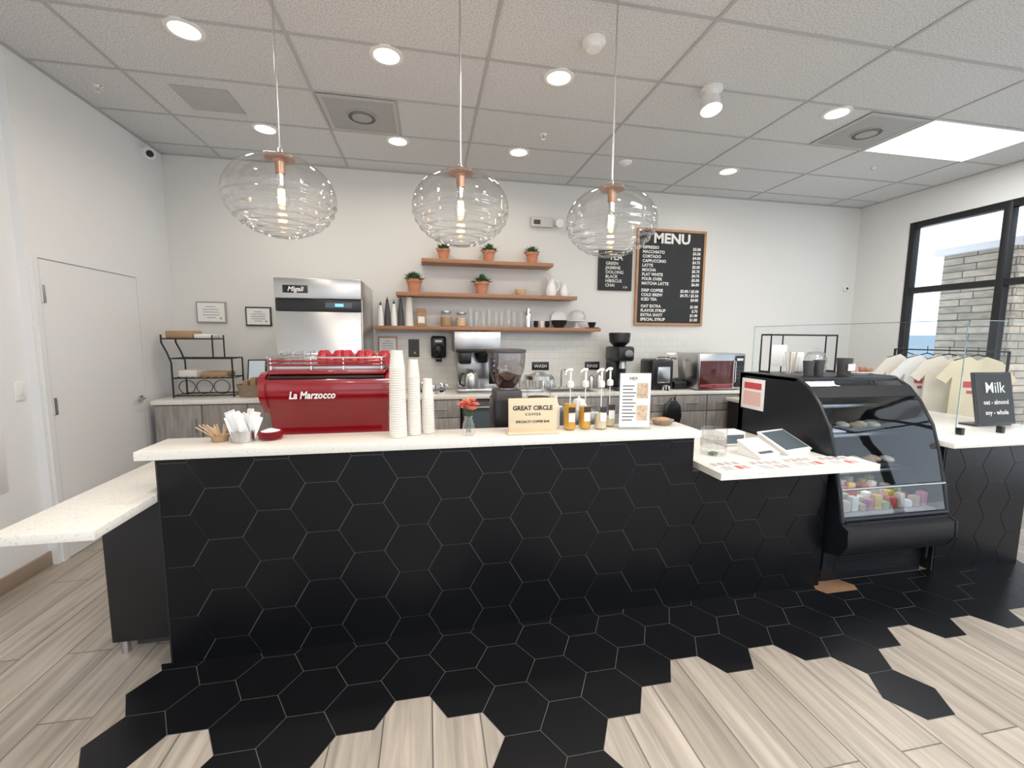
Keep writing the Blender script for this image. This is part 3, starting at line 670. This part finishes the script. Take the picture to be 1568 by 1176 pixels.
b.done()

b=MB('coffee_grinder')
cx,cy=.50,2.74
b.box(cx-.10,cx+.10,cy-.13,cy+.15,.902,.935,BLACKP,.01);b.box(cx-.095,cx+.095,cy-.10,cy+.12,.935,1.22,BLACKP,.02,seg=3)
b.box(cx-.085,cx+.085,cy-.11,cy+.09,1.20,1.27,DGREY,.015)
b.lathe([(.05,0),(.06,.01),(.085,.05),(.115,.12),(.122,.20),(.122,.235)],(cx,cy,1.27),HOPPER,32)
b.lathe([(0,.004),(.046,.004),(.078,.052),(.090,.085),(0,.11)],(cx,cy,1.27),BEAN,28)
b.lathe([(.124,.232),(.128,.238),(.126,.252),(.10,.258),(0,.26)],(cx,cy,1.27),DGREY,32)
b.lathe([(.05,0),(.06,.0),(.06,.014),(.05,.014)],(cx,cy,1.262),CHROME,28);b.done()
b=MB('glass_blender_jar')
b.box(.64,.84,2.72,2.92,.902,1.12,STEEL,.015);b.lathe([(.07,0),(.085,.12),(.092,.2)],(.74,2.82,1.12),GLASS,28)
b.lathe([(0,.012),(.065,.012),(.075,.08),(0,.085)],(.74,2.82,1.12),BEAN,24);b.lathe([(.094,.2),(.094,.225),(.06,.23),(.03,.25),(0,.25)],(.74,2.82,1.12),STEEL,24)
b.done()
b=MB('steel_knock_box');b.box(.93,1.15,2.75,3.0,.902,1.10,STEEL,.01);b.lathe([(0,0),(.05,0),(.055,.03),(.04,.07),(.012,.08),(0,.1)],(1.04,2.85,1.10),PLAST,20);b.done()
b=MB('work_counter_dishes')
for i,(x,m_) in enumerate(((1.30,KRAFT),(1.40,PLAST),(1.50,LWOOD))): b.lathe([(0,0),(.035,0),(.045,.09+.02*i),(.04,.09+.02*i),(.03,.01),(0,.01)],(x,2.72,.902),m_,20)
b.done()

# ---------------------------------------------------------------- bar top items
ZB=1.074
def cupstack(x,y,r,h,mt,step=.0125,name='stack_of_paper_cups'):
    b=MB(name);prof=[(0,.004),(r*.9,.004),(r*.96,0)];z=.0
    top=h-.10
    while z<top:
        k=1-.18*z/h
        prof+=[(r*1.03*k,z+.001),(r*1.035*k,z+.0035),(r*.985*k,z+.005),(r*.97*k,z+step-.001)];z+=step
    k=1-.18*z/h
    prof+=[(r*1.03*k,z),(r*.98*k,z+.004),(r*.74*k,h),(r*.70*k,h),(r*.68*k,h-.006),(0,h-.006)]
    b.lathe(prof,(x,y,ZB),mt,28);b.done()
cupstack(-.157,2.32,.046,.455,CUPW);cupstack(-.075,2.36,.037,.405,CUPW);cupstack(-.002,2.39,.036,.30,CUPW)
b=MB('stack_of_plastic_cups');prof=[];z=0
while z<.12: prof+=[(.034,z),(.034,z+.004),(.031,z+.006),(.030,z+.012)];z+=.014
prof+=[(.024,.165),(0,.165)];b.lathe(prof,(.015,2.295,ZB),GLASS,24);b.done()

b=MB('flower_vase');cx,cy=.212,2.29
b.lathe([(0,.002),(.030,.002),(.034,.01),(.034,.055),(.022,.085),(.022,.10),(.026,.105)],(cx,cy,ZB),GLR,24)
for i in range(5):
    a=i*1.25;b.tube([(cx+.012*math.cos(a),cy+.012*math.sin(a),ZB+.012),(cx+.004*math.cos(a),cy,ZB+.09),(cx+.03*math.cos(a),cy+.02*math.sin(a),ZB+.15)],.002,LEAF,6)
for i in range(7):
    a=i*2*PI/6;rr=.034 if i<6 else 0;fc=Vector((cx+rr*math.cos(a),cy+rr*.8*math.sin(a),ZB+.160+.022*math.sin(i*2.1)))
    for ring,(n,L,e) in enumerate(((9,.033,.25),(8,.027,.7),(6,.018,1.1))):
        for q in range(n):
            t=2*PI*q/n+ring;d=Vector((math.cos(t)*math.cos(e),math.sin(t)*math.cos(e),math.sin(e)));sd=Vector((-math.sin(t),math.cos(t),0))*.010
            b.add([fc,fc+d*L*.6-sd,fc+d*L+Vector((0,0,.003)),fc+d*L*.6+sd],[(0,1,2,3)],CORAL)
    b.ell(fc+Vector((0,0,.008)),.008,.008,.008,CORAL,10,6)
for i in range(6):
    a=i*1.05+.4;o=Vector((cx,cy,ZB+.11));d=Vector((math.cos(a)*.04,math.sin(a)*.03,.012));sd=Vector((-math.sin(a),math.cos(a),0))*.008
    b.add([o,o+d*.5-sd,o+d,o+d*.5+sd],[(0,1,2,3)],LEAF)
b.done()

b=MB('wooden_counter_sign')
b.box(.43,.70,2.27,2.285,ZB+.012,ZB+.195,SIGNW,.003,M=rotx(-4,(0,2.28,ZB)));b.box(.42,.71,2.245,2.305,ZB,ZB+.014,SIGNW,.003)
Rt=Matrix.Rotation(math.radians(86),4,'X')
def sgn(t,h,size,bold): b.text(t,(.565,2.2685+h*.07,ZB+h),size,PRINT,'CENTER',M=Rt,bold=bold)
sgn('GREAT CIRCLE',.130,.034,.0012);sgn('C O F F E E',.100,.018,.0006);sgn('SPECIALTY COFFEE BAR',.060,.018,.0006);b.done()

def syrup(x,y,mt,fill):
    b=MB('syrup_pump_bottle')
    b.lathe([(0,.002),(.032,.002),(.036,.01),(.036,.17),(.030,.20),(.014,.235),(.013,.262)],(x,y,ZB),GLASS,24)
    b.lathe([(0,.006),(.031,.006),(.033,.012),(.033,fill),(0,fill+.001)],(x,y,ZB),mt,24)
    b.lathe([(.017,.245),(.019,.25),(.019,.275),(.010,.282),(.006,.285),(.006,.335),(.014,.340),(.014,.352),(0,.355)],(x,y,ZB),PLAST,18)
    b.tube([(x,y,ZB+.346),(x-.025,y-.02,ZB+.345),(x-.042,y-.032,ZB+.333)],.006,PLAST,8)
    b.tube([(x,y,ZB+.02),(x,y,ZB+.25)],.003,PLAST,6)
    b.box(x-.020,x+.020,y-.0385,y-.0365,ZB+.105,ZB+.135,PRINT,.001);b.box(x-.018,x+.018,y-.0385,y-.0365,ZB+.05,ZB+.10,PAPER,.001);b.done()
syrup(.80,2.34,AMBER,.15);syrup(.895,2.35,AMBER,.13);syrup(.985,2.33,HONEY,.09);syrup(1.068,2.40,HONEY,.06)
b=MB('sauce_bottle');b.lathe([(0,0),(.026,0),(.026,.12),(.012,.15),(.008,.19),(0,.19)],(.735,2.41,ZB),CREAM,18);b.done()
b=MB('menu_card_holder')
Ms=rotz(-8,(1.18,2.30,0))
FPH=mat('food_photo',(.55,.42,.30),.6,var=.7,vscale=60)
b.box(1.09,1.27,2.295,2.303,ZB+.01,ZB+.325,PAPER,.001,M=Ms);b.box(1.085,1.275,2.304,2.309,ZB+.0,ZB+.33,GLASS,0,M=Ms);b.box(1.085,1.275,2.27,2.34,ZB,ZB+.008,GLASS,.001,M=Ms)
for i in range(11): b.box(1.105,1.165+.01*(i%3),2.2935,2.295,ZB+.05+i*.02,ZB+.055+i*.02,DGREY,0,M=Ms)
b.box(1.19,1.255,2.2935,2.295,ZB+.18,ZB+.27,FPH,0,M=Ms);b.box(1.19,1.255,2.2935,2.295,ZB+.05,ZB+.14,FPH,0,M=Ms)
b.text('MENU',(1.18,2.293,ZB+.285),.03,PRINT,'CENTER')
b.done()
b=MB('bread_basket');b.lathe([(0,0),(.05,0),(.07,.03),(.066,.03),(0,.008)],(1.42,2.40,ZB),BASK,20);b.ell((1.42,2.40,ZB+.026),.05,.035,.018,KRAFT);b.done()
b=MB('napkin_holder')
nx=-.912
b.lathe([(0,0),(.052,0),(.058,.055),(.054,.055),(.047,.006),(0,.006)],(nx,2.34,ZB),STEEL,24)
for i in range(11):
    a=i*.7;c=Vector((nx+.022*math.cos(a),2.34+.022*math.sin(a),ZB+.01));b.box(c.x-.030,c.x+.030,c.y-.002,c.y+.002,c.z,c.z+.125+.012*(i%3),PAPER,.001,M=Matrix.Translation(c)@Matrix.Rotation(a*1.7,4,'Z')@Matrix.Rotation(.38*math.cos(a),4,'Y')@Matrix.Rotation(.25*math.sin(a),4,'X')@Matrix.Translation(-c))
b.done()
b=MB('stir_sticks')
sx=-1.025
b.lathe([(0,0),(.035,0),(.04,.03),(.036,.03),(0,.006)],(sx,2.36,ZB),KRAFT,20)
for i in range(18):
    a=random.uniform(0,2*PI);t=random.uniform(.03,.08);b.tube([(sx+.01*math.cos(a),2.36+.01*math.sin(a),ZB+.008),(sx-.03+t*math.cos(a),2.36+t*.8*math.sin(a),ZB+.078)],.0024,LWOOD,5)
b.done()
b=MB('red_saucers')
for i in range(4): b.lathe([(0,0),(.03,0),(.056,.008),(.056,.011),(.03,.004),(0,.004)],(-.795,2.37,ZB+i*.009),REDC,28)
b.lathe([(.045,0),(.012,.012),(0,.012)],(-.795,2.37,ZB+.041),PLAST,20)
b.done()

# ---------------------------------------------------------------- POS ledge items
ZL=.861
b=MB('tip_jar');cx,cy=1.80,2.42
b.lathe([(0,.003),(.072,.003),(.078,.012),(.078,.165),(.080,.172)],(cx,cy,ZL),GLR,32);b.lathe([(.0785,.05),(.0787,.11)],(cx,cy,ZL),glass('label_glass',(.85,.85,.85),.1,.3,2,.3),32)
b.box(cx-.03,cx+.03,cy-.02,cy+.02,ZL+.006,ZL+.012,LEAF,.001,M=rotz(25,(cx,cy,0)));b.done()
def pos(x,y,w,d,rz,big):
    b=MB('payment_terminal');b.T=Matrix.Translation((x,y,ZL))@Matrix.Rotation(math.radians(rz),4,'Z')
    b.prism([(-d*.5,0),(-d*.5,.018),(d*.45,.11 if big else .085),(d*.5,.105 if big else .08),(d*.5,0)],-w*.42,w*.42,'x',PLAST)
    h=.10 if big else .075
    T=Matrix.Rotation(math.atan2(h-.005,d),4,'X')
    zz=.06 if big else .052
    b.box(-w/2,w/2,-d*.53,d*.53,0,.014,PLAST,.006,M=Matrix.Translation((0,0,zz))@T)
    b.box(-w/2+.016,w/2-.016,-d*.53+(.02 if big else .045),d*.53-.02,.0142,.0155,SCREEN if big else SCREENL,0,M=Matrix.Translation((0,0,zz))@T)
    if not big:
        b.box(-w/2+.02,w/2-.05,-d*.53+.012,-d*.53+.035,.0142,.0155,DGREY,0,M=Matrix.Translation((0,0,zz))@T)
    b.done()
pos(2.06,2.34,.19,.17,12,False);pos(2.335,2.43,.265,.22,14,True)
b=MB('card_reader');b.box(2.00,2.17,2.58,2.70,ZL,ZL+.10,PLAST,.012);b.box(2.02,2.15,2.575,2.58,ZL+.02,ZL+.08,SCREEN);b.done()
FP=mat('menu_print',(.42,.35,.31),.6,var=.85,vscale=45)
b=MB('counter_menu_sheets')
for i,(x,y,a) in enumerate(((1.73,2.17,4),(1.98,2.15,-3),(2.23,2.17,2),(2.48,2.16,-4))):
    Mr=rotz(a,(x,y,0));b.box(x-.115,x+.115,y-.085,y+.085,ZL+.0002,ZL+.0015,PAPER,0,M=Mr)
    for j in range(4): b.box(x-.10+j*.05,x-.062+j*.05,y+.01,y+.065,ZL+.0015,ZL+.002,FP,0,M=Mr)
    for j in range(5): b.box(x-.09,x-.01,y-.07+j*.014,y-.065+j*.014,ZL+.0015,ZL+.002,DGREY,0,M=Mr)
    for j in range(2): b.box(x+.01+j*.045,x+.048+j*.045,y-.07,y-.01,ZL+.0015,ZL+.002,FP if (i+j)%3 else PINK,0,M=Mr)
b.done()

# ---------------------------------------------------------------- display case
b=MB('refrigerated_display_case')
X0,X1=2.52,3.385
CB=mat('case_black',(.009,.011,.015),.35)
side=[(3.10,.10),(3.10,1.33),(2.56,1.33),(2.46,1.27),(2.38,1.18),(2.29,1.03),(2.235,.87),(2.235,.80),(2.175,.65),(2.15,.46),(2.09,.43),(2.085,.33),(2.13,.25),(2.235,.22),(2.24,.10)]
b.prism(side,X0,X0+.03,'x',CB)
ring=[(2.56,1.33),(2.46,1.27),(2.38,1.18),(2.29,1.03),(2.24,.87),(2.19,.65),(2.15,.46)]
INT=mat('case_interior',(.05,.055,.065),.6)
b.prism(side,X1-.02,X1,'x',CB)
b.tube([(X1-.015,y,z) for y,z in [(3.08,1.32)]+ring],.014,CB,8)
b.tube([(X0+.015,y-.004,z) for y,z in ring],.014,CB,8)
b.box(X0,X1,3.05,3.10,.10,1.33,CB);b.box(X0,X1,2.55,3.10,1.305,1.335,CB,.004)
b.box(X0+.03,X1-.03,2.13,3.05,.40,.46,CB)
b.prism([(2.085,.33),(2.09,.43),(2.15,.46),(2.3,.46),(2.3,.25),(2.13,.25)],X0+.03,X1-.03,'x',CB)
b.box(X0+.02,X1-.02,2.265,3.05,.0,.40,CB,.003)
for i in range(9): b.box(X0+.12,X1-.12,2.259,2.265,.05+i*.018,.058+i*.018,BLACKP)
vs=[];fs=[];sm=[]
for i in range(len(ring)-1):
    for t in range(3):
        a,c=ring[i],ring[i+1];sm.append((a[0]+(c[0]-a[0])*t/3,a[1]+(c[1]-a[1])*t/3))
sm.append(ring[-1])
for y,z in sm: vs+=[(X0+.03,y-.006,z),(X1-.03,y-.006,z)]
for i in range(len(sm)-1): fs.append((2*i,2*i+1,2*i+3,2*i+2))
b.add(vs,fs,CASEG)
b.prism([(2.46,1.285),(2.40,1.215),(2.405,1.205),(2.47,1.27)],X0+.02,X1-.02,'x',CB)
b.box(X0+.02,X1-.02,2.53,2.58,1.295,1.335,CB,.005);b.tube([(X0+.02,2.15,.475),(X1-.02,2.15,.475)],.016,CB)
b.tube([(X0+.02,2.178,.66),(X1-.02,2.178,.66)],.009,STEEL)
b.box(X0+.03,X1-.03,3.0,3.045,.46,1.30,INT);b.box(X0+.03,X1-.03,2.2,3.0,.462,.475,mat('case_deck',(.35,.35,.35),.4))
for z,y0 in((.70,2.36),(.93,2.46),(1.12,2.56)):
    b.box(X0+.04,X1-.04,y0,2.98,z,z+.012,glass('shelf_glass',(.7,.78,.8),.10,.4,2));b.box(X0+.04,X1-.04,y0-.01,y0,z-.004,z+.018,STEEL,.002)
SN=[mat('snack%d'%i,c,.45) for i,c in enumerate(((.50,.09,.06),(.62,.42,.10),(.45,.34,.24),(.65,.56,.46),(.28,.34,.16),(.48,.16,.24),(.78,.74,.68)))]
for r in range(4):
    for i in range(12):
        x=X0+.07+i*.063;y=2.24+r*.12;hh=.05+.025*((i+r)%3)
        b.box(x,x+.055,y,y+.05,.476,.476+hh,SN[(i*3+r*2)%7],.012,M=rotz((i*37+r*11)%30-15,(x+.03,y+.02,0)))
for z,yy in((.712,2.48),(.942,2.60)):
    b.box(X0+.08,X0+.42,yy-.08,yy+.12,z+.001,z+.008,PAPER,.002);b.box(X0+.46,X1-.08,yy-.08,yy+.12,z+.001,z+.008,DGREY,.002)
    for i in range(9):
        x=X0+.11+i*.08
        if i==4: continue
        b.ell((x,yy+.03*(i%2),z+.030),.036,.05,.024,[KRAFT,LWOOD,SN[3]][i%3],14,8)
b.done()
lamp('case_strip_lamp','AREA',(2.95,2.66,1.295),1.2,(.95,.97,1),.7,.05)
lamp('case_deck_lamp','AREA',(2.95,2.40,.69),.9,(1,.96,.9),.7,.03)
b=MB('case_side_notice')
b.box(X0-.006,X0-.002,2.83,3.07,1.05,1.29,PAPER,.001);b.box(X0-.008,X0-.005,2.86,3.04,1.21,1.26,PINK);b.box(X0-.008,X0-.005,2.86,3.04,1.08,1.19,mat('pink_print',(.8,.52,.50),.6))
b.done()
ZT=1.336
def tumbler(x,y,r,h,mt,name='dark_tumbler'):
    b=MB(name);b.lathe([(0,0),(r*.75,0),(r,h),(r*.93,h),(r*.7,.01),(0,.01)],(x,y,ZT),mt,22);b.done()
tumbler(2.74,2.68,.038,.11,DGREY);tumbler(2.83,2.68,.038,.115,DGREY)
b=MB('plastic_cup_of_straws');b.lathe([(0,0),(.045,0),(.058,.13)],(2.74,2.84,ZT),GLASS,22)
for i in range(7): b.tube([(2.74+.02*math.cos(i),2.84+.02*math.sin(i),ZT+.01),(2.74+.042*math.cos(i),2.84+.042*math.sin(i),ZT+.17)],.005,SN[(i*2)%7] if i%2 else PLAST,6)
b.done()
b=MB('glass_cookie_jar');b.lathe([(0,.002),(.07,.002),(.075,.02),(.075,.12),(.06,.15),(.064,.155)],(2.96,2.84,ZT),GLR,26);b.lathe([(0,.01),(.066,.01),(.066,.07),(0,.09)],(2.96,2.84,ZT),PLAST,20);b.lathe([(.066,.155),(.05,.17),(.012,.175),(.014,.195),(0,.2)],(2.96,2.84,ZT),GLR,20);b.done()
b=MB('tip_cup');b.lathe([(0,0),(.04,0),(.052,.13),(.048,.13),(0,.01)],(3.03,2.66,ZT),DGREY,20);b.box(3.0,3.06,2.60,2.604,ZT+.04,ZT+.09,PAPER);b.done()
b=MB('packaged_pastries')
b.lathe([(0,0),(.16,0),(.2,.02),(.195,.024),(.15,.008),(0,.008)],(3.24,2.76,ZT),PLAST,28,sy=.5,sx=.65)
for i in range(7): b.ell((3.145+i*.032,2.74+.03*(i%2),ZT+.035),.033,.035,.024,mat('pastry%d'%(i%3),((.32,.16,.08),(.24,.10,.06),(.40,.22,.13))[i%3],.5),14,8)
b.done()
b=MB('wire_display_frame')
b.tube([(2.66,3.06,ZT),(2.66,3.06,ZT+.30),(3.28,3.06,ZT+.30),(3.28,3.06,ZT)],.007,BLACK)
b.tube([(2.66,2.96,ZT),(2.66,2.96,ZT+.30),(3.28,2.96,ZT+.30),(3.28,2.96,ZT)],.007,BLACK)
for x in(2.66,3.28): b.tube([(x,2.96,ZT+.30),(x,3.06,ZT+.30)],.007,BLACK);b.tube([(x,2.96,ZT+.007),(x,3.06,ZT+.007)],.007,BLACK)
b.tube([(2.86,3.06,ZT),(2.86,3.06,ZT+.30)],.005,BLACK)
b.box(2.70,2.84,2.99,2.995,ZT+.05,ZT+.22,PAPER,.001);b.box(2.92,3.02,3.0,3.03,ZT+.0,ZT+.16,PAPER,.008)
b.done()
b=MB('glass_sneeze_guard')
def sheet(p): b.add(p,[(0,1,2,3)],SHEET)
sheet([(3.704,2.37,.95),(3.704,4.38,.95),(3.704,4.38,1.74),(3.704,2.37,1.74)]);sheet([(3.71,2.364,.95),(4.66,2.364,.95),(4.66,2.364,1.74),(3.71,2.364,1.74)])
EDGE=glass('glass_edge',(.45,.62,.60),.25,.6,2)
b.box(3.70,3.708,2.366,2.37,.95,1.745,EDGE);b.box(3.70,3.708,2.37,4.38,1.74,1.745,EDGE);b.box(3.71,4.66,2.36,2.368,1.74,1.745,EDGE);b.box(3.70,3.708,4.376,4.38,.95,1.745,EDGE)
for x,y in((3.74,2.364),(4.12,2.364),(3.704,3.2),(3.704,4.1)): b.box(x-.018,x+.018,y-.018,y+.018,.931,.98,BLACKP,.004)
b.done()
b=MB('small_chalkboard')
Mr=rotx(-10,(0,2.55,.94))
b.box(4.20,4.60,2.55,2.565,.945,1.36,BLACKP,.004,M=Mr);b.box(4.215,4.585,2.546,2.551,.96,1.345,CHALK,0,M=Mr)
Rm=Matrix.Rotation(math.radians(80),4,'X')
def st(t,h,size,bold=.001): b.text(t,(4.40,2.541+h*.176,.945+h),size,CHALKT,'CENTER',M=Rm,bold=bold)
st('Milk',.25,.12);st('oat - almond',.16,.05);st('soy - whole',.08,.05)
b.box(4.21,4.59,2.57,2.68,.931,.945,BLACKP,.002);b.done()

# ---------------------------------------------------------------- clothing rack
b=MB('clothing_rack')
xr=5.30
b.tube([(xr,3.05,0),(xr,3.05,1.50),(xr,4.05,1.50),(xr,4.05,0)],.013,BLACK)
for y in(3.05,4.05): b.tube([(xr-.22,y,.013),(xr+.22,y,.013)],.013,BLACK)
def shirt(y,mt,logo=None):
    M=rotz(-38,(xr,y,0))
    b.tube([(xr,y,1.515),(xr-.006,y,1.53),(xr,y,1.54),(xr,y,1.50),(xr,y,1.465)],.003,BLACK,6)
    b.tube([(xr-.17,y,1.405),(xr,y,1.465),(xr+.17,y,1.405)],.006,BLACK,6,M=M)
    out=[(xr-.06,1.445),(xr-.17,1.40),(xr-.29,1.22),(xr-.22,1.17),(xr-.175,1.24),(xr-.185,.80),(xr+.185,.80),(xr+.175,1.24),(xr+.22,1.17),(xr+.29,1.22),(xr+.17,1.40),(xr+.06,1.445),(xr,1.40)]
    b.prism(out,y-.020,y+.020,'y',mt,M=M)
    if logo: b.box(xr-.09,xr+.09,y-.024,y-.0205,1.14,1.20,logo,0,M=M);b.box(xr-.06,xr+.06,y-.024,y-.0205,1.08,1.11,logo,0,M=M)
for i,y in enumerate((3.92,3.72,3.52,3.28)): shirt(y,[CREAM,PLAST,CREAM,YEL][i],PINK if i in(1,3) else None)
b.done()

# ---------------------------------------------------------------- world & sun
w=bpy.data.worlds.new('sky');S.world=w;w.use_nodes=True
bg=w.node_tree.nodes['Background'];bg.inputs[0].default_value=(.80,.90,1.0,1);bg.inputs[1].default_value=1.8
sl=bpy.data.lights.new('sun','SUN');sl.energy=5;sl.angle=.01;so=bpy.data.objects.new('sun',sl);COL.objects.link(so)
so.rotation_euler=Vector((.05,.30,-1)).to_track_quat('-Z','Y').to_euler()

# ---------------------------------------------------------------- camera
f=660.4;ya,pi_,ro=map(math.radians,(11.106,6.163,.427))
sy,cy=math.sin(ya),math.cos(ya);st_,ct=math.sin(pi_),math.cos(pi_)
Fv=Vector((sy*ct,cy*ct,-st_));Rv=Vector((cy,-sy,0));Uv=Vector((sy*st_,cy*st_,ct))
R2=Rv*math.cos(ro)+Uv*math.sin(ro);U2=Uv*math.cos(ro)-Rv*math.sin(ro)
cd=bpy.data.cameras.new('camera');cd.sensor_width=36;cd.lens=f/1568*36;cd.clip_start=.05;cd.clip_end=200
cam=bpy.data.objects.new('camera',cd);COL.objects.link(cam)
cam.matrix_world=Matrix(((R2.x,U2.x,-Fv.x,0),(R2.y,U2.y,-Fv.y,0),(R2.z,U2.z,-Fv.z,1.6),(0,0,0,1)))
S.camera=cam
